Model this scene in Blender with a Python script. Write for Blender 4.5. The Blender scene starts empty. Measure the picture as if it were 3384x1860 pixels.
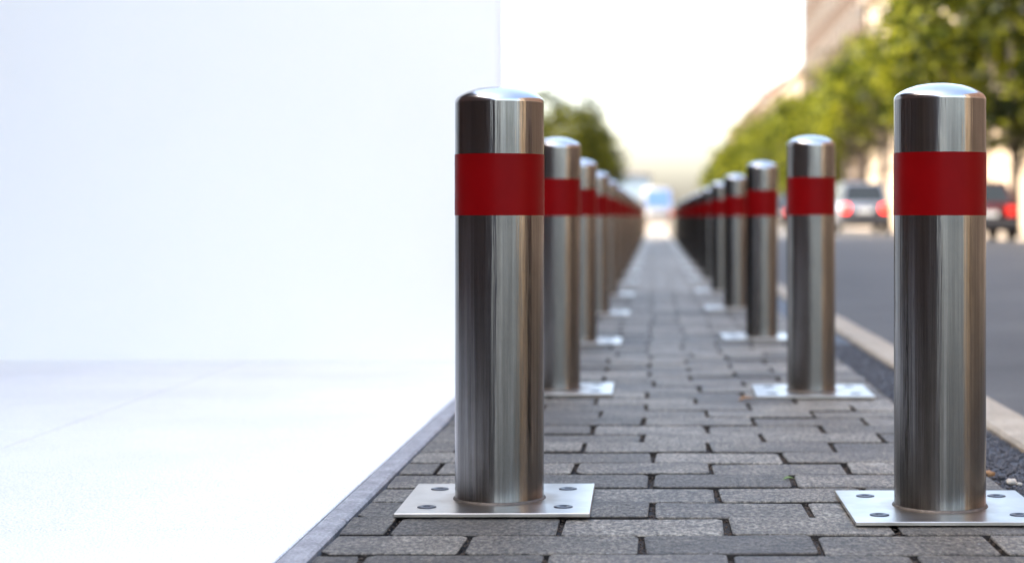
import bpy, bmesh, math, random
import numpy as np
from mathutils import Vector, Matrix
R = math.radians
random.seed(7)
SC = bpy.context.scene
COL = SC.collection

# ------------------------------------------------------------------ camera
cam_d = bpy.data.cameras.new('camera')
cam = bpy.data.objects.new('camera', cam_d); COL.objects.link(cam)
cam.location = (0, 0, 0.695); cam.rotation_euler = (R(90), 0, 0)
cam_d.sensor_width = 36; cam_d.lens = 61.5
cam_d.shift_x = -0.1398; cam_d.shift_y = -0.0641
cam_d.clip_start = 0.05; cam_d.clip_end = 6000
cam_d.dof.use_dof = True; cam_d.dof.focus_distance = 4.08; cam_d.dof.aperture_fstop = 2.0
SC.camera = cam

# ------------------------------------------------------------------ sky, sun, exposure
SUN_EL, SUN_AZ = R(42), R(-78)      # azimuth measured from straight behind the camera, + = right
w = bpy.data.worlds.new('World'); SC.world = w; w.use_nodes = True
nt = w.node_tree; nt.nodes.clear()
sky = nt.nodes.new('ShaderNodeTexSky'); sky.sky_type = 'NISHITA'; sky.sun_disc = False
sky.sun_elevation = SUN_EL; sky.air_density = 1.0; sky.dust_density = 4.4; sky.ozone_density = 0.0
sun_dir = Vector((math.sin(SUN_AZ)*math.cos(SUN_EL), -math.cos(SUN_AZ)*math.cos(SUN_EL), math.sin(SUN_EL)))
sky.sun_rotation = math.atan2(sun_dir.x, sun_dir.y)
bg = nt.nodes.new('ShaderNodeBackground'); bg.inputs['Strength'].default_value = 0.15
wo = nt.nodes.new('ShaderNodeOutputWorld')
nt.links.new(sky.outputs[0], bg.inputs[0]); nt.links.new(bg.outputs[0], wo.inputs[0])
ld = bpy.data.lights.new('sun', 'SUN'); ld.energy = 2.0; ld.angle = R(0.6); ld.color = (1, 0.91, 0.78)
sun = bpy.data.objects.new('sun', ld); COL.objects.link(sun)
sun.rotation_euler = (-sun_dir).to_track_quat('-Z', 'Y').to_euler()
vs = SC.view_settings
vs.view_transform = 'Standard'; vs.look = 'None'; vs.gamma = 1; vs.use_curve_mapping = False
vs.exposure = 3.0

# ------------------------------------------------------------------ helpers
ONES = ['first','second','third','fourth','fifth','sixth','seventh','eighth','ninth','tenth','eleventh','twelfth','thirteenth',
        'fourteenth','fifteenth','sixteenth','seventeenth','eighteenth','nineteenth','twentieth','twenty-first','twenty-second',
        'twenty-third','twenty-fourth','twenty-fifth','twenty-sixth','twenty-seventh','twenty-eighth','twenty-ninth','thirtieth']

class MB:
    def __init__(s): s.v = []; s.f = []; s.sm = []; s.mi = []
    def add(s, verts, faces, smooth=False, mi=0):
        o = len(s.v); s.v += [tuple(p) for p in verts]
        for f in faces: s.f.append([i+o for i in f]); s.sm.append(smooth); s.mi.append(mi)
    def box(s, a, b, mi=0):
        x0,y0,z0 = a; x1,y1,z1 = b
        s.add([(x0,y0,z0),(x1,y0,z0),(x1,y1,z0),(x0,y1,z0),(x0,y0,z1),(x1,y0,z1),(x1,y1,z1),(x0,y1,z1)],
              [(3,2,1,0),(4,5,6,7),(0,1,5,4),(1,2,6,5),(2,3,7,6),(3,0,4,7)], False, mi)
    def cbox(s, a, b, c=0.004, seg=1):
        # box with chamfered edges
        bm = bmesh.new(); bmesh.ops.create_cube(bm, size=1)
        for v in bm.verts:
            v.co = Vector(((a[0]+b[0])/2+v.co.x*(b[0]-a[0]), (a[1]+b[1])/2+v.co.y*(b[1]-a[1]), (a[2]+b[2])/2+v.co.z*(b[2]-a[2])))
        bmesh.ops.bevel(bm, geom=bm.edges[:], offset=c, segments=seg, affect='EDGES')
        bm.verts.index_update()
        s.add([v.co[:] for v in bm.verts], [[v.index for v in f.verts] for f in bm.faces]); bm.free()
    def quad(s, a, b, c, d): s.add([a,b,c,d], [(0,1,2,3)])
    def lathe(s, prof, n=32, smooth=True, axis='z', c=(0,0,0), close=False):
        vs_ = []
        for r, h in prof:
            for i in range(n):
                t = 2*math.pi*i/n
                p = (r*math.cos(t), r*math.sin(t), h)
                if axis == 'x': p = (h, r*math.cos(t), r*math.sin(t))
                if axis == 'y': p = (r*math.sin(t), h, r*math.cos(t))
                vs_.append((p[0]+c[0], p[1]+c[1], p[2]+c[2]))
        fs = []
        for k in range(len(prof)-1):
            for i in range(n):
                j = (i+1) % n
                fs.append((k*n+i, k*n+j, (k+1)*n+j, (k+1)*n+i))
        s.add(vs_, fs, smooth)
        if close:
            o = len(s.v)-len(vs_)
            s.f.append([o+i for i in range(n)][::-1]); s.sm.append(False); s.mi.append(0)
            s.f.append([o+(len(prof)-1)*n+i for i in range(n)]); s.sm.append(False); s.mi.append(0)
    def tube(s, pts, rads, n=8):
        rings = []
        for i, p in enumerate(pts):
            p = Vector(p)
            d = (Vector(pts[min(i+1, len(pts)-1)]) - Vector(pts[max(i-1, 0)])).normalized()
            u = d.orthogonal().normalized(); v = d.cross(u)
            rings.append([tuple(p + rads[i]*(u*math.cos(2*math.pi*k/n)+v*math.sin(2*math.pi*k/n))) for k in range(n)])
        fs = []
        for i in range(len(pts)-1):
            for k in range(n):
                fs.append((i*n+k, i*n+(k+1) % n, (i+1)*n+(k+1) % n, (i+1)*n+k))
        fs.append(tuple(range(n))[::-1]); fs.append(tuple((len(pts)-1)*n+k for k in range(n)))
        s.add([q for r in rings for q in r], fs, True)
    def mesh(s, name, mats):
        m = bpy.data.meshes.new(name)
        m.from_pydata(s.v, [], s.f)
        m.polygons.foreach_set('use_smooth', s.sm)
        if not isinstance(mats, (list, tuple)): mats = [mats]
        for k in mats: m.materials.append(k)
        if len(mats) > 1: m.polygons.foreach_set('material_index', s.mi)
        m.update(); return m
    def build(s, name, mat, parent=None, loc=None):
        return obj(name, s.mesh(name, mat), parent, loc)

def obj(name, data, parent=None, loc=None, rz=0):
    o = bpy.data.objects.new(name, data); COL.objects.link(o)
    if parent: o.parent = parent
    if loc is not None: o.location = loc
    if rz: o.rotation_euler.z = rz
    return o
def tag(o, label, cat, group=None):
    o['label'] = label; o['category'] = cat
    if group: o['group'] = group
    return o
def kind(o, k): o['kind'] = k; return o
def copy_tree(o, parent=None):
    c = o.copy(); COL.objects.link(c)
    if parent: c.parent = parent
    for ch in o.children: copy_tree(ch, c)
    return c

# ------------------------------------------------------------------ materials
def mat(name):
    m = bpy.data.materials.new(name); m.use_nodes = True
    n = m.node_tree; b = n.nodes['Principled BSDF']
    return m, n, b
def N(n, t, **kw):
    x = n.nodes.new(t)
    for k, v in kw.items():
        if k in x.inputs.keys(): x.inputs[k].default_value = v
        else: setattr(x, k, v)
    return x
def ramp(n, src, stops):
    r = n.nodes.new('ShaderNodeValToRGB'); e = r.color_ramp.elements
    while len(e) < len(stops): e.new(0.5)
    for i, (p, c) in enumerate(stops):
        e[i].position = p; e[i].color = (c if len(c) == 4 else (*c, 1))
    n.links.new(src, r.inputs[0]); return r
def mixc(n, fac, a, b, mode='MIX'):
    x = n.nodes.new('ShaderNodeMix'); x.data_type = 'RGBA'; x.blend_type = mode
    for s_, v in ((x.inputs[0], fac), (x.inputs[6], a), (x.inputs[7], b)):
        if hasattr(v, 'is_linked'): n.links.new(v, s_)
        elif isinstance(v, (int, float)): s_.default_value = v
        else: s_.default_value = (*v, 1)
    return x.outputs[2]
def pos(n, scale=(1, 1, 1), objsp=False):
    mp = N(n, 'ShaderNodeMapping'); mp.inputs['Scale'].default_value = scale
    if objsp: n.links.new(n.nodes.new('ShaderNodeTexCoord').outputs['Object'], mp.inputs[0])
    else: n.links.new(n.nodes.new('ShaderNodeNewGeometry').outputs['Position'], mp.inputs[0])
    return mp.outputs[0]
def noise(n, vec, scale, detail=4, rough=0.55):
    x = N(n, 'ShaderNodeTexNoise', Scale=scale, Detail=detail, Roughness=rough)
    n.links.new(vec, x.inputs['Vector']); return x.outputs['Fac']
def bump(n, b, h, dist, strength=1.0):
    x = N(n, 'ShaderNodeBump', Distance=dist, Strength=strength)
    n.links.new(h, x.inputs['Height']); n.links.new(x.outputs[0], b.inputs['Normal']); return x
def simple(name, col, rough=0.5, metal=0.0, var=0.12, scale=3.0, spec=0.5, coat=0.0, objsp=False):
    m, n, b = mat(name)
    f = noise(n, pos(n, objsp=objsp), scale, 5)
    lo = tuple(c*(1-var) for c in col); hi = tuple(min(1, c*(1+var)) for c in col)
    r = ramp(n, f, [(0.3, lo), (0.7, hi)])
    n.links.new(r.outputs[0], b.inputs['Base Color'])
    b.inputs['Roughness'].default_value = rough; b.inputs['Metallic'].default_value = metal
    b.inputs['Specular IOR Level'].default_value = spec; b.inputs['Coat Weight'].default_value = coat
    return m
def emit(name, col, strength):
    m, n, b = mat(name)
    b.inputs['Base Color'].default_value = (*col, 1)
    b.inputs['Emission Color'].default_value = (*col, 1); b.inputs['Emission Strength'].default_value = strength
    f = noise(n, pos(n), 40, 2); r = ramp(n, f, [(0.2, (0.2,)*3), (0.8, (0.3,)*3)]); n.links.new(r.outputs[0], b.inputs['Roughness'])
    return m

M = {}
def mk_paver():
    m, n, b = mat('paver_stone'); p = pos(n)
    oi = n.nodes.new('ShaderNodeObjectInfo')
    base = ramp(n, oi.outputs['Random'], [(0.0, (0.100, 0.088, 0.068)), (0.5, (0.178, 0.157, 0.121)), (1.0, (0.262, 0.234, 0.184))])
    big = noise(n, p, 9, 5, 0.6)
    c = mixc(n, 1.0, base.outputs[0], ramp(n, big, [(0.25, (0.6, 0.6, 0.6)), (0.75, (1.3, 1.29, 1.27))]).outputs[0], 'MULTIPLY')
    grain = noise(n, pos(n, (1, .45, 1)), 95, 5, 0.8)
    c = mixc(n, 1.0, c, ramp(n, grain, [(0.38, (0.32, 0.32, 0.31)), (0.5, (0.9, 0.9, 0.9)), (0.62, (1.95, 1.93, 1.89))]).outputs[0], 'MULTIPLY')
    vo = N(n, 'ShaderNodeTexVoronoi', Scale=34); n.links.new(p, vo.inputs['Vector'])
    sp = ramp(n, vo.outputs['Distance'], [(0.07, (1,)*3), (0.14, (0,)*3)])
    spm = noise(n, p, 6, 2); spr = ramp(n, spm, [(0.55, (0,)*3), (0.63, (1,)*3)])
    spf = mixc(n, 1.0, sp.outputs[0], spr.outputs[0], 'MULTIPLY')
    c = mixc(n, spf, c, (0.42, 0.41, 0.39))
    st = ramp(n, noise(n, p, 2.2, 6, 0.65), [(0.50, (0,)*3), (0.68, (0.65,)*3)])
    c = mixc(n, st.outputs[0], c, (0.075, 0.068, 0.06))
    n.links.new(c, b.inputs['Base Color']); b.inputs['Roughness'].default_value = 0.6; b.inputs['Specular IOR Level'].default_value = 0.5
    h1 = N(n, 'ShaderNodeMath', operation='MULTIPLY_ADD'); n.links.new(grain, h1.inputs[0]); h1.inputs[1].default_value = 0.6
    n.links.new(noise(n, p, 30, 6, 0.7), h1.inputs[2])
    bump(n, b, h1.outputs[0], 0.020, 1.0); return m
M['paver'] = mk_paver()

def mk_ground(name, lo, hi, scale, bscale, bdist, rough=0.85, spec=0.4, fine=None):
    m, n, b = mat(name); p = pos(n)
    c = ramp(n, noise(n, p, scale, 6, 0.6), [(0.3, lo), (0.7, hi)]).outputs[0]
    g = noise(n, p, bscale, 4, 0.7)
    c = mixc(n, 1.0, c, ramp(n, g, [(0.3, (0.6,)*3), (0.7, (1.4,)*3)]).outputs[0], 'MULTIPLY')
    n.links.new(c, b.inputs['Base Color']); b.inputs['Roughness'].default_value = rough; b.inputs['Specular IOR Level'].default_value = spec
    bump(n, b, g, bdist, 0.8); return m
M['soil'] = mk_ground('joint_soil', (0.012, 0.010, 0.008), (0.035, 0.028, 0.022), 14, 180, 0.006)
M['asphalt'] = mk_ground('asphalt', (0.046, 0.043, 0.038), (0.078, 0.073, 0.065), 0.8, 90, 0.008, 0.8, 0.35)
M['tar'] = mk_ground('tar_strip', (0.018, 0.018, 0.02), (0.035, 0.036, 0.04), 5, 90, 0.012, 0.6, 0.5)
M['kerb'] = mk_ground('kerb_stone', (0.21, 0.17, 0.115), (0.33, 0.28, 0.205), 4, 90, 0.003, 0.8)
M['slab'] = mk_ground('pale_slab', (0.68, 0.65, 0.60), (0.77, 0.74, 0.69), 1.2, 200, 0.0006, 0.7)
M['ground'] = mk_ground('ground_paving', (0.045, 0.043, 0.04), (0.08, 0.076, 0.07), 0.3, 20, 0.004)
M['beige'] = mk_ground('beige_paving', (0.16, 0.13, 0.10), (0.24, 0.20, 0.16), 0.4, 30, 0.003)
M['edging'] = mk_ground('edging_granite', (0.20, 0.195, 0.19), (0.36, 0.35, 0.34), 12, 120, 0.002)
M['stones'] = mk_ground('loose_stone', (0.02, 0.02, 0.022), (0.075, 0.075, 0.08), 60, 300, 0.002, 0.55)
M['grit'] = mk_ground('joint_grit', (0.016, 0.012, 0.008), (0.13, 0.09, 0.06), 70, 300, 0.002)

def mk_steel(name, rough, aniso, streak, lo=(0.135, 0.127, 0.114), hi=(0.215, 0.207, 0.195)):
    m, n, b = mat(name)
    tc = n.nodes.new('ShaderNodeTexCoord'); oi = n.nodes.new('ShaderNodeObjectInfo')
    b.inputs['Metallic'].default_value = 1.0
    # fine horizontal brushing, stains and a few dark nicks
    mp = N(n, 'ShaderNodeMapping'); mp.inputs['Scale'].default_value = (5, 5, 700); n.links.new(tc.outputs['Object'], mp.inputs[0])
    n.links.new(oi.outputs['Location'], mp.inputs['Location'])
    br = noise(n, mp.outputs[0], 1.0, 3, 0.6)
    mp2 = N(n, 'ShaderNodeMapping'); mp2.inputs['Scale'].default_value = (6, 6, 2.2); n.links.new(tc.outputs['Object'], mp2.inputs[0])
    stn = noise(n, mp2.outputs[0], 1.6, 6, 0.65)
    c = ramp(n, stn, [(0.3, lo), (0.7, hi)]).outputs[0]
    if streak:
        mps = N(n, 'ShaderNodeMapping'); mps.inputs['Scale'].default_value = (1, 1, 0.012); n.links.new(tc.outputs['Object'], mps.inputs[0]); n.links.new(oi.outputs['Location'], mps.inputs['Location'])
        c = mixc(n, 1.0, c, ramp(n, noise(n, mps.outputs[0], 120, 4, 0.7), [(0.34, (0.74, 0.74, 0.73)), (0.5, (1, 1, 1)), (0.66, (1.28, 1.29, 1.30))]).outputs[0], 'MULTIPLY')  # vertical reflection streaks multiplied into the steel colour
    vo = N(n, 'ShaderNodeTexVoronoi', Scale=26); n.links.new(mp2.outputs[0], vo.inputs['Vector']); vo.inputs['Scale'].default_value = 4.5
    nick = ramp(n, vo.outputs['Distance'], [(0.018, (1,)*3), (0.035, (0,)*3)])
    c = mixc(n, nick.outputs[0], c, (0.05, 0.045, 0.04))
    n.links.new(c, b.inputs['Base Color'])
    rr = ramp(n, br, [(0.3, (rough*0.93,)*3), (0.7, (rough*1.07,)*3)])
    rs = mixc(n, 1.0, rr.outputs[0], ramp(n, stn, [(0.3, (1.25,)*3), (0.7, (0.85,)*3)]).outputs[0], 'MULTIPLY')
    n.links.new(rs, b.inputs['Roughness'])
    b.inputs['Anisotropic'].default_value = aniso; b.inputs['Anisotropic Rotation'].default_value = 0.25
    if aniso:
        tg = n.nodes.new('ShaderNodeTangent'); tg.direction_type = 'RADIAL'; tg.axis = 'Z'
        n.links.new(tg.outputs[0], b.inputs['Tangent'])
    # long faint waviness of the drawn tube
    if streak:
        mp3 = N(n, 'ShaderNodeMapping'); mp3.inputs['Scale'].default_value = (1, 1, 0.02); n.links.new(tc.outputs['Object'], mp3.inputs[0])
        wv = noise(n, mp3.outputs[0], 52, 4, 0.62)
        bump(n, b, wv, streak, 1.0)
    return m
M['steel'] = mk_steel('brushed_steel', 0.19, 0.86, 0.0018)
M['cap'] = mk_steel('polished_skylit_steel', 0.19, 0.0, 0, (0.36, 0.355, 0.35), (0.46, 0.455, 0.45))  # paler base than the posts: bright sky reflection put into the cap colour
def mk_plate():
    m, n, b = mat('plate_steel'); p = pos(n); b.inputs['Metallic'].default_value = 1.0
    s = noise(n, p, 7, 6, 0.65)
    c = ramp(n, s, [(0.3, (0.44, 0.405, 0.35)), (0.7, (0.62, 0.58, 0.52))]).outputs[0]
    tc = n.nodes.new('ShaderNodeTexCoord')
    d = N(n, 'ShaderNodeVectorMath', operation='LENGTH'); n.links.new(tc.outputs['Object'], d.inputs[0])
    a = N(n, 'ShaderNodeMath', operation='MULTIPLY_ADD'); n.links.new(s, a.inputs[0]); a.inputs[1].default_value = 0.09; n.links.new(d.outputs['Value'], a.inputs[2])
    rst = ramp(n, a.outputs[0], [(0.152, (0.75,)*3), (0.195, (0,)*3)])
    c = mixc(n, rst.outputs[0], c, (0.30, 0.22, 0.15))
    n.links.new(c, b.inputs['Base Color'])
    n.links.new(ramp(n, noise(n, pos(n, (4, 220, 4)), 1, 3), [(0.3, (0.30,)*3), (0.7, (0.35,)*3)]).outputs[0], b.inputs['Roughness'])
    return m
M['plate'] = mk_plate()
M['bolt'] = simple('dark_bolt', (0.03, 0.032, 0.04), 0.4, 0.6, 0.2, 60)
M['weld'] = simple('weld_seam', (0.12, 0.10, 0.08), 0.6, 0.8, 0.3, 80)
def mk_red():
    m, n, b = mat('red_band'); tc = n.nodes.new('ShaderNodeTexCoord')
    s = noise(n, tc.outputs['Object'], 5, 5, 0.6)
    c = ramp(n, s, [(0.3, (0.135, 0.0011, 0.0015)), (0.7, (0.175, 0.0014, 0.002))])
    n.links.new(c.outputs[0], b.inputs['Base Color'])
    n.links.new(ramp(n, noise(n, tc.outputs['Object'], 30, 4), [(0.3, (0.33,)*3), (0.7, (0.42,)*3)]).outputs[0], b.inputs['Roughness'])
    b.inputs['Specular IOR Level'].default_value = 0.06
    bump(n, b, noise(n, tc.outputs['Object'], 260, 2), 0.0004, 0.5); return m
M['red'] = mk_red()
def mk_render():
    m, n, b = mat('white_render'); p = pos(n)
    c = ramp(n, noise(n, p, 0.7, 6, 0.6), [(0.3, (0.86, 0.825, 0.75)), (0.7, (0.89, 0.855, 0.78))])
    n.links.new(c.outputs[0], b.inputs['Base Color']); b.inputs['Roughness'].default_value = 0.85
    bump(n, b, noise(n, p, 120, 4, 0.6), 0.001, 0.5); return m
M['render'] = mk_render()
def mk_leaf(name, lo, mid, hi, trans):
    m, n, b = mat(name); n.nodes.remove(b)
    g = n.nodes.new('ShaderNodeNewGeometry'); oi = n.nodes.new('ShaderNodeObjectInfo')
    f = noise(n, pos(n), 0.55, 3, 0.6)
    a = N(n, 'ShaderNodeMath', operation='MULTIPLY_ADD'); n.links.new(g.outputs['Random Per Island'], a.inputs[0]); a.inputs[1].default_value = 0.35
    s2 = N(n, 'ShaderNodeMath', operation='SUBTRACT'); n.links.new(f, s2.inputs[0]); s2.inputs[1].default_value = 0.17
    n.links.new(s2.outputs[0], a.inputs[2])
    c = ramp(n, a.outputs[0], [(0.32, lo), (0.5, mid), (0.68, hi)])  # clump-scale ramp lays sunlit and shaded foliage contrast into the leaf colour
    d = n.nodes.new('ShaderNodeBsdfDiffuse'); t = n.nodes.new('ShaderNodeBsdfTranslucent'); gl = N(n, 'ShaderNodeBsdfGlossy', Roughness=0.45)
    n.links.new(c.outputs[0], d.inputs[0])
    tcol = mixc(n, 1.0, c.outputs[0], (1.5, 1.35, 0.45), 'MULTIPLY'); n.links.new(tcol, t.inputs[0])
    x = N(n, 'ShaderNodeMixShader', Fac=trans); n.links.new(d.outputs[0], x.inputs[1]); n.links.new(t.outputs[0], x.inputs[2])
    y = N(n, 'ShaderNodeMixShader', Fac=0.006); n.links.new(x.outputs[0], y.inputs[1]); n.links.new(gl.outputs[0], y.inputs[2])
    n.links.new(y.outputs[0], n.nodes['Material Output'].inputs[0]); return m
M['leaf'] = mk_leaf('linden_leaves', (0.004, 0.008, 0.0012), (0.032, 0.047, 0.005), (0.17, 0.18, 0.02), 0.38)
M['leaf_dark'] = mk_leaf('dark_leaves', (0.002, 0.004, 0.001), (0.008, 0.013, 0.002), (0.075, 0.08, 0.006), 0.3)
M['bark'] = simple('bark', (0.05, 0.04, 0.032), 0.9, 0, 0.4, 9, objsp=True)
M['cream'] = simple('cream_stucco', (0.31, 0.25, 0.185), 0.85, 0, 0.08, 0.5, spec=0.08)
M['brick'] = simple('dark_brick', (0.10, 0.055, 0.04), 0.9, 0, 0.2, 2, spec=0.08)
M['tan'] = simple('tan_stone', (0.05, 0.036, 0.027), 0.85, 0, 0.12, 0.5, spec=0.08)
M['pink'] = simple('rose_stucco', (0.15, 0.10, 0.075), 0.85, 0, 0.1, 0.5, spec=0.08)
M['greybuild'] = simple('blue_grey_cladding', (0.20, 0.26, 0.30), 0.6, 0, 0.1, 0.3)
M['trim'] = simple('pale_trim', (0.20, 0.17, 0.14), 0.7, 0, 0.06, 2, spec=0.08)
M['roof'] = simple('red_roof_tile', (0.09, 0.022, 0.014), 0.8, 0, 0.25, 3, spec=0.08)
M['slate'] = simple('dark_slate', (0.09, 0.085, 0.085), 0.6, 0, 0.25, 2, spec=0.08)
M['glass'] = simple('window_glass', (0.02, 0.025, 0.03), 0.08, 0, 0.1, 1, spec=0.12)
M['shop'] = simple('dark_shopfront', (0.05, 0.035, 0.028), 0.5, 0, 0.2, 1)
M['silver'] = simple('silver_car_paint', (0.12, 0.13, 0.15), 0.3, 0.3, 0.04, 2, coat=0.6)
M['black_paint'] = simple('black_car_paint', (0.02, 0.02, 0.024), 0.25, 0.2, 0.1, 2, coat=0.6)
M['maroon'] = simple('dark_red_car_paint', (0.06, 0.008, 0.008), 0.25, 0.2, 0.1, 2, coat=0.6)
M['white_paint'] = simple('white_van_paint', (0.16, 0.16, 0.158), 0.45, 0, 0.04, 1, coat=0.5)
M['tyre'] = simple('tyre_rubber', (0.02, 0.02, 0.02), 0.85, 0, 0.2, 20)
M['rim'] = simple('wheel_alloy', (0.5, 0.5, 0.52), 0.3, 0.9, 0.1, 10)
M['plastic'] = simple('black_plastic', (0.025, 0.025, 0.027), 0.6, 0, 0.15, 10)
M['numplate'] = simple('number_plate', (0.7, 0.7, 0.66), 0.4, 0, 0.05, 10)
M['tail'] = emit('lit_tail_lamp', (1.0, 0.02, 0.01), 1.6)
M['tail_dim'] = emit('dim_tail_lamp', (0.75, 0.03, 0.02), 0.08)
M['head'] = simple('headlamp_glass', (0.8, 0.8, 0.78), 0.1, 0.3, 0.03, 10)
M['leaf_bit'] = simple('fallen_leaf', (0.11, 0.17, 0.03), 0.6, 0, 0.2, 60)
M['leaf_dry'] = simple('dry_leaf', (0.26, 0.13, 0.045), 0.7, 0, 0.3, 60)
M['pebble'] = simple('pale_pebble', (0.45, 0.40, 0.32), 0.7, 0, 0.3, 60)

# ------------------------------------------------------------------ ground, road, kerb, pavement
XL, XR = -0.70, 0.90             # edges of the brick strip
mb = MB(); mb.quad((-2500,-600,-0.16),(2500,-600,-0.16),(2500,3500,-0.16),(-2500,3500,-0.16))
kind(mb.build('ground', M['ground']), 'structure')
# road with a slight camber
mb = MB(); xs = [1.285, 2.5, 4, 5.5, 7, 8.5, 10, 11.0]; zs = [-0.022, 0.02, 0.055, 0.075, 0.07, 0.045, 0.0, -0.05]
ys = [-40, -10, 0, 5, 10, 20, 40, 80, 160, 400, 1200]
for i in range(len(xs)-1):
    for j in range(len(ys)-1):
        mb.add([(xs[i],ys[j],zs[i]),(xs[i+1],ys[j],zs[i+1]),(xs[i+1],ys[j+1],zs[i+1]),(xs[i],ys[j+1],zs[i])], [(0,1,2,3)], True)
kind(mb.build('road', M['asphalt']), 'structure')
mb = MB(); mb.quad((XR,-12,-0.022),(1.105,-12,-0.022),(1.105,70,-0.022),(XR,70,-0.022))
gut = kind(mb.build('gutter', M['tar']), 'structure')
# kerb of long stones
mb = MB(); mb.cbox((0,-0.598,-0.15),(0.18,0.598,0.004), 0.012)
km = mb.mesh('kerbstone', M['kerb'])
kerb = None
for i in range(62):
    y = -3.0+1.2*i
    o = obj('kerb' if kerb is None else 'kerbstone', km, kerb, (1.105, y, 0) if kerb is None else (random.uniform(-.003,.003), 1.2*i, random.uniform(-.002,.002)))
    if kerb is None: kerb = kind(o, 'structure')
# far pavement across the road
mb = MB(); mb.box((11.0,-40,-0.15),(15.0,1000,0.06)); kind(mb.build('far_pavement', M['beige']), 'structure')
# sunlit crossing at the end of the strip
mb = MB(); mb.quad((-60,66.5,-0.012),(1.2,66.5,-0.012),(1.2,240,-0.012),(-60,240,-0.012)); kind(mb.build('crossing', M['beige']), 'structure')

# brick strip: bed + individually laid pavers
mb = MB(); mb.quad((XL,-6,-0.015),(XR,-6,-0.015),(XR,66.4,-0.015),(XL,66.4,-0.015))
pav = kind(mb.build('pavement', M['soil']), 'structure')
CD, CL = 0.2215, 0.374
def paver_shape(rng, L, D):
    # outline with rounded, chipped corners, worn top edge
    hx, hy = L/2, D/2; pts = []
    for (sx, sy) in ((-1,-1),(1,-1),(1,1),(-1,1)):
        c = rng.uniform(0.006, 0.020)
        if rng.random() < 0.1: c = rng.uniform(0.022, 0.04)
        a = (sx*hx, sy*(hy-c)); b = (sx*(hx-c*0.8), sy*hy)
        pts += [a, b] if sx*sy > 0 else [b, a]
        if sy < 0 and sx < 0: pts.append((rng.uniform(-.05,.05), -hy+rng.uniform(0,.004)))
        if sy > 0 and sx > 0: pts.append((rng.uniform(-.05,.05), hy-rng.uniform(0,.004)))
    pts = [(x+rng.uniform(-.003,.003), y+rng.uniform(-.0015,.0015)) for x, y in pts]
    n = len(pts)
    def loop(s, z, jz): return [((x*(1-s/hx)), (y*(1-s/hy)), z+rng.uniform(-jz,jz)) for x, y in pts]
    v = loop(0,-0.05,0)+loop(0.0,-0.003,0.0008)+loop(0.0016,-0.0005,0.0004)+loop(0.009,0.0,0.0005)
    f = []
    for k in range(3):
        for i in range(n):
            j = (i+1) % n; f.append((k*n+i, k*n+j, (k+1)*n+j, (k+1)*n+i))
    f.append(tuple(3*n+i for i in range(n)))
    return v, f
rng = random.Random(3)
variants = []
for k in range(16):
    v, f = paver_shape(rng, CL-0.015, CD-0.012)
    m_ = MB(); m_.add(v, f); m_.mi = [1 if q < 10 else 0 for q in range(len(f))]; me = m_.mesh('paver', [M['paver'], M['soil']])
    for i, p in enumerate(me.polygons): p.use_smooth = 10 <= i < 30
    variants.append(me)
stuff = MB()
JX = -0.026
cnt = 0; y0 = 3.709 - CD*40
for r in range(-1, 340):
    y = y0 + r*CD
    if y > 66.2 or y < -5.8: continue
    par = (r-40) % 2
    ph = JX + (CL/2 if par else 0) + rng.uniform(-.022, .022)
    k0 = math.floor((XL-ph)/CL)
    for k in range(k0, k0+8):
        a, b = ph+k*CL, ph+(k+1)*CL
        a2, b2 = max(a, XL), min(b, XR)
        if b2-a2 < 0.10: continue
        whole = (b2-a2) > CL-0.03
        cx = (a2+b2)/2; dz = rng.uniform(-.0035, .002)
        me = rng.choice(variants)
        near = 3.2 < y and cnt < 296
        sx = (b2-a2-0.015)/(CL-0.015)
        rot = rng.uniform(-.014,.014); tx, ty = rng.uniform(-.016,.016), rng.uniform(-.016,.016)
        flip = math.pi if rng.random() < .5 else 0
        if near:
            o = obj('paver', me, pav, (cx, y+rng.uniform(-.0015,.0015), dz)); o.rotation_euler = (tx*.6, ty*.5, rot+flip); o.scale.x = sx
            cnt += 1
        elif y > 3.2 or y > -5:
            mm = Matrix.Translation((cx, y, dz)) @ Matrix.Rotation(flip, 4, 'Z') @ Matrix.Diagonal((sx,1,1,1))
            far_ = y > 30
            vv = [mm @ v.co for v in me.vertices]
            ff = [list(p.vertices) for p in me.polygons]
            if far_: ff = ff[20:]
            else: ff = ff[10:]
            stuff.add(vv, ff)
kind(stuff.build('distant_pavers', M['paver'], pav), 'stuff')
# grit and crumbs lodged in the joints near the viewer
grit = MB(); rng2 = random.Random(11)
OCT = [(1,0,0),(-1,0,0),(0,1,0),(0,-1,0),(0,0,1),(0,0,-1)]; OF = [(0,2,4),(2,1,4),(1,3,4),(3,0,4),(2,0,5),(1,2,5),(3,1,5),(0,3,5)]
def crumb(mbx, x, y, z, s, rg):
    e = [rg.uniform(.6,1.25) for _ in range(6)]; a = rg.uniform(0, 6.28); ca, sa = math.cos(a), math.sin(a)
    mbx.add([(x+s*e[i]*(p[0]*ca-p[1]*sa), y+s*e[i]*(p[0]*sa+p[1]*ca), z+s*.7*e[i]*p[2]) for i, p in enumerate(OCT)], OF, False)
rng = random.Random(3)
for r in range(36, 75):
    y = y0 + r*CD
    for _ in range(150):
        crumb(grit, rng2.uniform(XL, XR), y+CD/2+rng2.gauss(0,.003), -.014+rng2.uniform(0,.005), rng2.uniform(.0012,.0035), rng2)
for o in [c for c in pav.children if c.name.startswith('paver')]:
    if o.location.y < 7.5:
        ex = o.location.x + (CL/2)*o.scale.x
        for _ in range(34):
            crumb(grit, ex+rng2.gauss(0,.006), o.location.y+rng2.uniform(-.5,.5)*CD, -.013+abs(rng2.gauss(0,.0045)), rng2.uniform(.0015,.0048), rng2)
kind(grit.build('joint_grit', M['grit'], pav), 'stuff')
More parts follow.
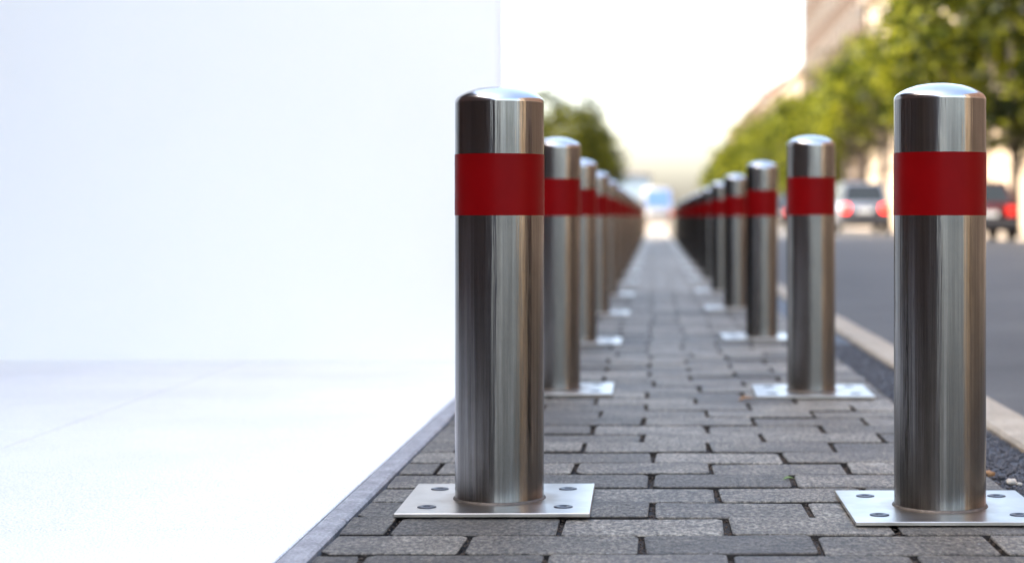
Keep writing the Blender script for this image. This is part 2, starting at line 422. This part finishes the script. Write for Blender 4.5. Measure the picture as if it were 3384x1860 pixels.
# coarse aggregate of the tar strip
agg = MB()
for _ in range(5200):
    y = 3.2 + 6.5*rng2.random()**1.6
    crumb(agg, rng2.uniform(XR-.006, 1.115), y, -.02+rng2.uniform(0,.005), rng2.uniform(.004,.0095), rng2)
kind(agg.build('aggregate', M['stones'], gut), 'stuff')

# pale forecourt slabs on the left
mb = MB(); mb.quad((-5.6,3.0,-0.03),(XL,3.0,-0.03),(XL,8.4,-0.03),(-5.6,8.4,-0.03))
fore = kind(mb.build('forecourt', simple('slab_bed', (0.5,0.5,0.49), 0.9)), 'structure')
mb = MB(); mb.cbox((-.596,-.446,-.04),(.596,.446,0), .003); sm_ = mb.mesh('slab', M['slab'])
for i in range(4):
    for j in range(6):
        obj('slab', sm_, fore, (XL-.668-1.2*i, 3.45+.9*j, -.004+random.uniform(-.0007,.0007)))
mb = MB(); mb.cbox((-.03,-.498,-.1),(.03,.498,.003), .006); em = mb.mesh('edging_stone', M['edging'])
for i in range(5): obj('edging_stone', em, fore, (XL-.034+random.uniform(-.001,.001), 3.5+1.0*i, random.uniform(-.002,.002)))
# ------------------------------------------------------------------ white wall on the left
GX, GD = -0.74, 8.4
g = obj('white_wall', None, None, (GX-2.4, GD, 0))
tag(g, 'plain white rendered wall filling the left side beside the bollards', 'wall')
mb = MB(); mb.cbox((-2.4,0,-.12),(2.4,.15,3.4), .02, 3); mb.build('rendered_face', M['render'], g)
mb = MB(); mb.cbox((-2.43,-.04,3.402),(2.43,.19,3.47), .012); mb.build('coping', M['trim'], g)

# ------------------------------------------------------------------ bollards
BR, BH = 0.1075, 1.006
def bollard_meshes():
    d = {}
    mb = MB(); mb.lathe([(BR,0.0115),(BR,0.10),(BR,0.35),(BR,0.69),(BR,0.80),(BR,0.966)], 64); d['post'] = mb.mesh('post', M['steel'])
    mb = MB(); mb.lathe([(BR,.966),(BR,.9695),(BR-.0012,.9735),(BR-.0045,.9785),(BR*.87,.9855),(BR*.72,.9935),(BR*.52,1.0005),(BR*.28,1.0047),(BR*.1,1.0058),(0.0005,1.006)], 64)
    d['cap'] = mb.mesh('cap', M['cap'])
    t = .0009
    mb = MB(); mb.lathe([(BR-.001,.6950),(BR+t,.6950)], 64, False); mb.lathe([(BR+t,.6950),(BR+t,.77),(BR+t,.8415)], 64); mb.lathe([(BR+t,.8415),(BR-.001,.8415)], 64, False)
    d['band'] = mb.mesh('band', M['red'])
    mb = MB(); mb.cbox((-.225,-.225,.0025),(.225,.225,.0115), .0012); d['plate'] = mb.mesh('base_plate', M['plate'])
    mb = MB(); mb.lathe([(.0225,.0105),(.0225,.0128),(.020,.0136),(.009,.0138),(.0085,.0125),(.0004,.0125)], 20); d['bolt'] = mb.mesh('bolt', M['bolt'])
    mb = MB(); mb.lathe([(BR+.005,.0112),(BR+.0035,.0145),(BR+.0002,.0165)], 64); d['weld'] = mb.mesh('weld', M['weld'])
    return d
BM = bollard_meshes()
def bollard(x, y, label, group, s=1.0, bolts=True, rz=0):
    e = obj('bollard', None, None, (x, y, 0.001), rz); tag(e, label, 'bollard', group)
    lx, ly, hz = (random.gauss(0,.0022), random.gauss(0,.0022), random.uniform(.996,1.003)) if y > 5 else (0, 0, 1)
    for k, nm in (('plate','base_plate'),('post','post'),('band','red_band'),('cap','cap'),('weld','weld')):
        o = obj(nm, BM[k], e)
        if k != 'plate': o.scale = (s, s, hz); o.rotation_euler = (lx, ly, 0)
    if bolts:
        for sx in (-1, 1):
            for sy in (-1, 1): obj('bolt', BM['bolt'], e, (sx*.16, sy*.135, 0))
    return e
right = [(0.672, 4.13, 1.0), (0.612, 6.86, .88), (0.606, 9.95, .84), (0.602, 13.1, .82), (0.60, 16.1, .82)]
left = [(-0.377, 4.24, 1.0), (-0.392, 6.95, .88), (-0.41, 9.6, .85), (-0.41, 12.4, .82), (-0.41, 15.3, .82)]
for k in range(5, 20):
    right.append((0.60, 16.1+3.05*(k-4), .82)); left.append((-0.41, 15.3+3.05*(k-4), .82))
for side, row in (('right', right), ('left', left)):
    for k, (x, y, s) in enumerate(row):
        if k == 0: lab = ('big steel bollard with red band nearest the viewer, beside the road' if side == 'right'
                          else 'nearest steel bollard of the left row, in front of the white area')
        else: lab = f'{ONES[k]} steel bollard with red band in the {side} row, counted from the front'
        bollard(x, y, lab, f'bollards of the {side} row', s, k < 6, random.uniform(-.012, .012))

# ------------------------------------------------------------------ small litter
def leaf_bit(name, x, y, z, L, rz, m, label):
    mb = MB(); n = 7; v = []
    for i in range(n):
        t = i/(n-1); wd = L*.26*math.sin(math.pi*t**.8)+.0004; h = L*.10*math.sin(t*2.6)
        v += [(L*(t-.5), -wd, h+wd*.4), (L*(t-.5), 0, h), (L*(t-.5), wd, h+wd*.5)]
    f = []
    for i in range(n-1):
        for k in range(2): f.append((i*3+k, (i+1)*3+k, (i+1)*3+k+1, i*3+k+1))
    mb.add(v, f, True); o = mb.build(name, m, None, (x, y, z)); o.rotation_euler.z = rz
    return tag(o, label, 'leaf')
leaf_bit('fallen_leaf', 0.352, 4.60, .002, .034, .2, M['leaf_bit'], 'small green leaf lying on the grey pavers')
leaf_bit('fallen_leaf', 0.345, 6.55, .002, .075, .1, M['leaf_dry'], 'dry yellow brown leaf lying on the pavers by second bollard')
def pebble(x, y, s, m, lab):
    mb = MB(); bm = bmesh.new(); bmesh.ops.create_icosphere(bm, subdivisions=2, radius=1)
    rg = random.Random(int(x*1e4)); q = [rg.uniform(.75,1.2) for _ in bm.verts]; bm.verts.index_update()
    mb.add([(v.co.x*s*q[v.index], v.co.y*s*.8*q[v.index], v.co.z*s*.6*q[v.index]) for v in bm.verts], [[v.index for v in f.verts] for f in bm.faces], True); bm.free()
    o = mb.build('pebble', m, None, (x, y, -.010)); return tag(o, lab, 'pebble', 'pebbles at the pavement edge')
pebble(0.912, 4.78, .017, M['leaf_dry'], 'rust brown pebble at the edge of the tar strip')
pebble(0.935, 4.72, .012, M['stones'], 'small dark grey pebble between a brown and a pale one')
pebble(0.945, 4.64, .015, M['pebble'], 'pale cream pebble on the black tar strip edge')
pebble(0.957, 4.60, .009, M['pebble'], 'tiny cream pebble beside a larger pale one on tar')

# ------------------------------------------------------------------ trees
def crown_mesh(name, seed, rx, rz, n_cl, per, leaf, m):
    g_ = np.random.default_rng(seed)
    C = []
    while len(C) < n_cl:
        p = g_.uniform(-1, 1, 3); r = np.linalg.norm(p)
        if .35 < r < 1.0 and not (p[2] < -.75): C.append(p*np.array([rx, rx, rz])*g_.uniform(.85, 1.08))
    C = np.array(C)
    cs = g_.uniform(.45, 1.0, n_cl)*rx*.30
    idx = np.repeat(np.arange(n_cl), per); tot = len(idx)
    P = C[idx] + g_.normal(0, .55, (tot, 3))*cs[idx][:, None]*np.array([1, 1, .8])
    a = g_.normal(0, 1, (tot, 3)); a /= np.linalg.norm(a, axis=1)[:, None]
    b = np.cross(a, g_.normal(0, 1, (tot, 3))); b /= np.linalg.norm(b, axis=1)[:, None]
    s = leaf*g_.uniform(.6, 1.2, tot)[:, None]
    V = np.stack([P-a*s, P+b*s*.55, P+a*s, P-b*s*.55], 1).reshape(-1, 3)
    me = bpy.data.meshes.new(name)
    me.vertices.add(tot*4); me.vertices.foreach_set('co', V.ravel())
    me.loops.add(tot*4); me.loops.foreach_set('vertex_index', np.arange(tot*4, dtype=np.int32))
    me.polygons.add(tot); me.polygons.foreach_set('loop_start', np.arange(0, tot*4, 4, dtype=np.int32))
    me.materials.append(m); me.update(calc_edges=True); return me, C
def trunk_mesh(seed, h0, C, H):
    rg = random.Random(seed); mb = MB()
    top = H*.8
    pts = [(0,0,-.15),(0,0,.2),(rg.uniform(-.08,.08),rg.uniform(-.08,.08),h0*.6),(rg.uniform(-.15,.15),rg.uniform(-.15,.15),h0),(rg.uniform(-.3,.3),rg.uniform(-.3,.3),top)]
    mb.tube(pts, [.30,.20,.17,.15,.03], 9)
    for c in C[::7]:
        st = Vector((0,0,h0*rg.uniform(.75,1.25))); en = Vector(c)+Vector((0,0,H*.58)); mid = (st+en)/2+Vector((0,0,-.3))
        mb.tube([st, mid, en], [.08,.05,.015], 6)
    return mb.mesh('trunk', M['bark'])
TREES = []
for k, (rx, rz, mname, cz, th) in enumerate([(3.9,4.9,'leaf',7,2.4),(3.5,5.2,'leaf',7,2.4),(4.2,4.6,'leaf',7,2.4),(4.3,4.8,'leaf_dark',7,2.4),(4.0,5.3,'leaf_dark',7,2.4),(3.5,3.1,'leaf',8.0,5.0),(3.8,2.9,'leaf',7.8,5.0)]):
    cm, C = crown_mesh('crown', 20+k, rx, rz, (80 if mname == 'leaf_dark' else 95) if th < 3 else 75, 62, .20, M[mname])
    TREES.append((cm, trunk_mesh(50+k, th, C, 12.0 if th < 3 else 13.4), cz))
def tree(x, y, var, sc, label, group, rz=0.0, base=0.06):
    e = obj('street_tree', None, None, (x, y, base), rz); e.scale = (sc,)*3
    tag(e, label, 'tree', group)
    cm, tm, cz = TREES[var]
    obj('crown', cm, e, (0, 0, cz)); obj('trunk', tm, e)
ys_ = [47, 59, 69, 80, 91, 102, 113, 124, 135, 145, 157, 170, 184, 198, 213, 229, 246, 264, 284, 306, 330]
for k, y in enumerate(ys_):
    var = (3, 4)[k % 2] if k < 2 else (5, 6)[k % 2] if k < 8 else (0, 1, 2)[k % 3]
    lab = ('dark leafy street tree at the right edge of the picture, nearest of its row' if k == 0
           else f'{ONES[k]} leafy tree of the row across the road, counted from the nearest')
    tree(12.2+random.uniform(-.5,.5), y, var, (.9 if 3 <= k <= 11 else 1.0)*random.uniform(.94, 1.06), lab, 'street trees across the road', random.uniform(0, 6.28))
for k, (x, y, v, s) in enumerate([(-5.4, 92, 3, .62), (-5.6, 112, 4, .72), (-5.8, 135, 3, .72), (-6.2, 165, 4, .8), (-6.6, 200, 2, .8)]):
    lab = ('dark green tree nearest behind the left row of bollards' if k == 0 else f'{ONES[k]} tree behind the left row of bollards, counted from the nearest')
    tree(x, y, v, s, lab, 'trees behind the left bollards', random.uniform(0, 6.28), -.012)

# ------------------------------------------------------------------ buildings
def win_meshes():
    mb = MB()
    for a, b in (((-.62,-.06,-.92),(-.52,.03,.92)),((.52,-.06,-.92),(.62,.03,.92)),((-.52,-.06,.82),(.52,.03,.92)),((-.66,-.12,-1.0),(.66,.03,-.921))): mb.box(a, b)
    f = mb.mesh('window', M['trim'])
    mb = MB(); mb.box((-.519,-.02,-.92),(.519,.02,.819)); p = mb.mesh('pane', M['glass'])
    return f, p
WF, WP = win_meshes()
def window(b, loc, rz):
    o = obj('window', WF, b, loc, rz); obj('pane', WP, o)
def building(name, x0, x1, y0_, y1_, H, wallm, roofm, label, floors, step, roofh=2.0, ground=None, endwin=True):
    b = obj(name, None, None, (x0, y0_, 0.05)); tag(b, label, 'building')
    L, W = y1_-y0_, x1-x0
    mb = MB(); mb.box((0,0,-.2),(W,L,H)); mb.build('wall', wallm, b)
    mb = MB(); mb.box((-.45,-.45,H+.003),(W+.3,L+.3,H+.5)); mb.build('cornice', M['trim'], b)
    mb = MB(); z = H+.503
    mb.add([(-.4,-.4,z),(W+.25,-.4,z),(W+.25,L+.25,z),(-.4,L+.25,z),(3,3,z+roofh),(W-3,3,z+roofh),(W-3,L-3,z+roofh),(3,L-3,z+roofh)],
           [(0,1,5,4),(1,2,6,5),(2,3,7,6),(3,0,4,7),(4,5,6,7)]); mb.build('roof', roofm, b)
    fh = (H-4.0)/floors
    mb = MB(); mb.box((-.18,-.18,3.7),(W,L+.1,3.95)); mb.build('string_course', M['trim'], b)
    if ground:
        mb = MB(); mb.box((-.06,-.06,0),(-.003,L,3.4)); mb.build('shopfront', ground, b)
    for fl in range(floors):
        zc = 4.0+fh*(fl+.5)
        y = 1.8
        while y < L-1.2:
            window(b, (0, y, zc), -math.pi/2); y += step
        if endwin:
            x = 1.8
            while x < min(W, 14)-1.2:
                window(b, (x, 0, zc), 0); x += 3.2
    return b
building('added_brick_house', -22, -5.5, -48, 8.3, 8.4, M['brick'], M['slate'], 'dark brick building added out of view on the left, shading the path and mirrored dark in the bollards', 3, 3.4, 2, M['shop'], False)  # added off-frame mass: shades the path, gives the bollards a dark left reflection
building('added_shade_terrace', -20, -7.2, 8.32, 50, 14, M['tan'], M['slate'], 'tan terrace added unseen behind the white wall on the left to shade the path', 4, 3.6, 2, M['shop'], False)  # unseen block placed to keep the sun off path and near road
building('added_reflection_house', 15.0, 27, -5.0, -0.6, 14, M['cream'], M['slate'], 'cream building added out of view across the road as a warm reflection for the bollards', 4, 3.4, 2, M['cream'], False)  # added so the bollards mirror a narrow warm streak
building('added_side_brick_house', 15.0, 27, -0.3, 35.8, 15, M['brick'], M['slate'], 'dark brick building added outside the right edge as a dark reflection for the bollards', 4, 3.6, 2, M['shop'], False)  # unseen filler that darkens what the bollards' right sides reflect
building('corner_house', 15.0, 27, 36, 62, 17, M['tan'], M['slate'], 'dark fronted building at the right edge behind the nearest trees', 4, 3.4, 2, M['shop'])
building('cream_house', 15.0, 27, 62.2, 124, 15.5, M['cream'], M['roof'], 'cream stucco building glimpsed between the tree trunks behind the silver car', 4, 3.2, 2.4, M['cream'])
building('tall_house', 14.8, 29, 124.3, 176, 23.5, M['tan'], M['slate'], 'tallest tan stone building rising above the trees at the top', 6, 3.8, 2)
building('slate_house', 14.9, 27, 176.3, 238, 15.2, M['cream'], M['slate'], 'dark roofed pale building stepping down behind the tall tan one', 4, 3.8, 2)
building('red_roof_house', 14.6, 27, 238.3, 352, 16.6, M['pink'], M['roof'], 'rose building with red tiled roof above the far trees', 5, 4.6, 2.5)
building('far_house', 14.6, 27, 352.3, 460, 15.0, M['tan'], M['slate'], 'farthest tan building low above the trees down the street', 4, 6, 2)
b = building('tower_block', -30, -1.0, 330, 350, 8.2, M['greybuild'], M['slate'], 'hazy blue grey block at the far end behind left trees', 2, 4, .4)

# ------------------------------------------------------------------ vehicles
def ring_body(st):
    # st: (y, zb, zt, hw)
    mb = MB(); v = []
    for y, zb, zt, hw in st:
        half = [(.80*hw, zb), (hw*.97, zb+.10), (hw, zb+.30), (hw, zt-.28), (.965*hw, zt-.07), (.86*hw, zt)]
        v += [(x, y, z) for x, z in half] + [(-x, y, z) for x, z in half[::-1]]
    n = 12; f = []
    for i in range(len(st)-1):
        for k in range(n):
            f.append((i*n+k, (i+1)*n+k, (i+1)*n+(k+1) % n, i*n+(k+1) % n))
    f.append(tuple(range(n))); f.append(tuple((len(st)-1)*n+k for k in range(n))[::-1])
    mb.add(v, f, True); return mb
def lerp(a, b, t): return tuple(a[i]+(b[i]-a[i])*t for i in range(3))
def panel(mb, A, B, C, D, inset, off):
    # glass panel inset in quad ABCD pushed out along the normal
    A, B, C, D = map(Vector, (A, B, C, D)); c = (A+B+C+D)/4; nrm = (B-A).cross(D-A).normalized()
    q = [c+(p-c)*(1-inset) for p in (A, B, C, D)]
    mb.add([p+nrm*off for p in q]+[p-nrm*.01 for p in q], [(0,1,2,3),(0,4,5,1),(1,5,6,2),(2,6,7,3),(3,7,4,0)])
def wheel(root, x, y, r):
    wm = obj('wheel', None, root, (x, y, r))
    s = 1 if x > 0 else -1
    mb = MB(); mb.lathe([(r*.62,-.10),(r*.95,-.11),(r,-.07),(r,.07),(r*.95,.11),(r*.62,.10),(r*.62,-.10)], 28, True, 'x'); mb.build('tyre', M['tyre'], wm)
    mb = MB(); mb.lathe([(r*.63,s*.02),(r*.6,s*.085),(r*.5,s*.06),(r*.15,s*.07),(.001,s*.085)], 20, True, 'x'); mb.build('rim', M['rim'], wm)
def car(name, x, y, z, rz, paint, label, H, belt, L, hw, tailm, suv=True):
    e = obj(name, None, None, (x, y, z), rz); tag(e, label, 'car')
    zt = belt
    st = [(0,.50,zt-.12,hw*.86),(.05,.36,zt-.03,hw*.94),(.25,.28,zt,hw*.985),(1.2,.24,zt+.01,hw),(2.6,.24,zt,hw),(L-1.2,.25,zt-.06,hw*.98),(L-.4,.28,zt-.16,hw*.93),(L-.08,.36,zt-.26,hw*.85),(L,.46,zt-.34,hw*.76)]
    ring_body(st).build('body', paint, e)
    yb0, yb1 = .12, L-1.25; yt0, yt1 = (.42 if suv else .75), L-2.15
    bw, tw = hw*.87, hw*.70
    B = [(-bw,yb0,zt-.02),(bw,yb0,zt-.02),(bw,yb1,zt-.05),(-bw,yb1,zt-.05)]
    T = [(-tw,yt0,H-.03),(tw,yt0,H-.03),(tw,yt1,H-.04),(-tw,yt1,H-.04)]
    T2 = [(-tw*.8,yt0+.15,H),(tw*.8,yt0+.15,H),(tw*.8,yt1-.2,H),(-tw*.8,yt1-.2,H)]
    mb = MB(); mb.add(B+T+T2, [(0,1,5,4),(1,2,6,5),(2,3,7,6),(3,0,4,7),(4,5,9,8),(5,6,10,9),(6,7,11,10),(7,4,8,11),(8,9,10,11)], False); mb.build('roof', paint, e)
    mb = MB(); panel(mb, B[0], B[1], T[1], T[0], .12, .006); mb.build('rear_window', M['glass'], e)
    mb = MB(); panel(mb, B[2], B[3], T[3], T[2], .1, .006); mb.build('windscreen', M['glass'], e)
    for s, (i, j) in ((1, (1, 2)), (-1, (3, 0))):
        for t0, t1 in ((.04, .34), (.37, .66), (.69, .95)):
            mb = MB(); panel(mb, lerp(B[i],B[j],t0), lerp(B[i],B[j],t1), lerp(T[i],T[j],t1), lerp(T[i],T[j],t0), .12, .006); mb.build('side_window', M['glass'], e)
        mb = MB(); mb.cbox((s*hw*.70-.13*s if s>0 else -hw*.70-.13, -.025, zt-.33),(s*hw*.70+.13 if s>0 else -hw*.70+.13, .07, zt-.08), .02); mb.build('taillight', tailm, e)
        mb = MB(); mb.cbox((min(s*hw*.95,s*(hw+.2)), L-1.75, zt),(max(s*hw*.95,s*(hw+.2)), L-1.6, zt+.16), .03); mb.build('mirror', paint, e)
        for wy in (.85, L-.9): wheel(e, s*(hw-.10), wy, .36 if suv else .32)
    mb = MB(); mb.cbox((-hw*.88,-.07,.34),(hw*.88,.1,.58), .04); mb.build('rear_bumper', M['plastic'], e)
    mb = MB(); mb.cbox((-.26,-.03,zt-.34),(.26,.03,zt-.22), .005); mb.build('number_plate', M['numplate'], e)
    mb = MB(); mb.cbox((-hw*.9,L-.12,.32),(hw*.9,L+.04,.56), .04); mb.build('front_bumper', M['plastic'], e)
    return e
car('silver_car', 7.2, 60, .068, 0, M['silver'], 'silver car with glowing red tail lights driving down the road', 1.78, 1.08, 4.6, .96, M['tail'])
car('dark_red_car', 8.95, 47, .02, 0, M['maroon'], 'dark red car half hidden behind the nearest bollard at right', 1.62, 1.0, 4.4, .90, M['tail_dim'], False)
car('black_car', 5.9, 86, .07, 0, M['black_paint'], 'black car far down the road between second and third bollards', 1.6, 1.0, 4.4, .9, M['tail_dim'], False)

def van(x, y):
    e = obj('white_van', None, None, (x, y, -.012), math.pi); tag(e, 'white van with blue windscreen facing the viewer at the end of the path', 'van')
    hw, L, H = 1.0, 5.4, 2.62
    # front of the van at y = L in its own frame (turned to face the camera)
    st = [(0,.35,2.45,hw*.93),(.1,.3,2.58,hw*.97),(3.6,.3,2.62,hw),(3.9,.3,2.6,hw)]
    mb = MB(); ring_body(st).build('body', M['white_paint'], e)
    st = [(3.9,.3,1.25,hw),(4.7,.3,1.18,hw*.99),(5.2,.32,1.05,hw*.94),(5.4,.4,.9,hw*.82)]
    ring_body(st).build('bonnet', M['white_paint'], e)
    bw, tw = hw*.93, hw*.86
    B = [(-bw,3.88,1.2),(bw,3.88,1.2),(bw,4.75,1.2),(-bw,4.75,1.2)]; T = [(-tw,3.88,2.5),(tw,3.88,2.5),(tw,4.05,2.5),(-tw,4.05,2.5)]
    mb = MB(); mb.add(B+T, [(0,1,5,4),(1,2,6,5),(2,3,7,6),(3,0,4,7),(4,5,6,7)]); mb.build('cab', M['white_paint'], e)
    mb = MB(); panel(mb, B[2], B[3], T[3], T[2], .10, .008); mb.build('windscreen', M['vanglass'], e)
    mb = MB(); mb.cbox((-.55,5.33,.62),(.55,5.43,.86), .03); mb.build('grille', M['plastic'], e)
    mb = MB(); mb.cbox((-hw*.9,5.2,.28),(hw*.9,5.5,.5), .05); mb.build('bumper', M['trim'], e)
    for s in (-1, 1):
        mb = MB(); mb.cbox((s*.75-.13,5.22,.68),(s*.75+.13,5.38,.9), .04); mb.build('headlight', M['head'], e)
        mb = MB(); panel(mb, *( (B[1],B[2],T[2],T[1]) if s > 0 else (B[3],B[0],T[0],T[3]) ), .16, .008); mb.build('side_window', M['glass'], e)
        mb = MB(); mb.cbox((min(s*1.0,s*1.22),4.45,1.3),(max(s*1.0,s*1.22),4.58,1.6), .03); mb.build('mirror', M['plastic'], e)
        for wy in (.9, 4.5): wheel(e, s*(hw-.11), wy, .35)
    mb = MB(); mb.cbox((-.26,5.48,.34),(.26,5.52,.45), .004); mb.build('number_plate', M['numplate'], e)
M['vanglass'] = simple('sky_reflection_glass', (0.05, 0.10, 0.22), 0.3, 0.0, 0.05, 1, spec=0.3)  # mirrored sky put into the van windscreen as a blue base colour
van(.2, 122)
print('pavers', cnt, 'objects', len(bpy.data.objects))
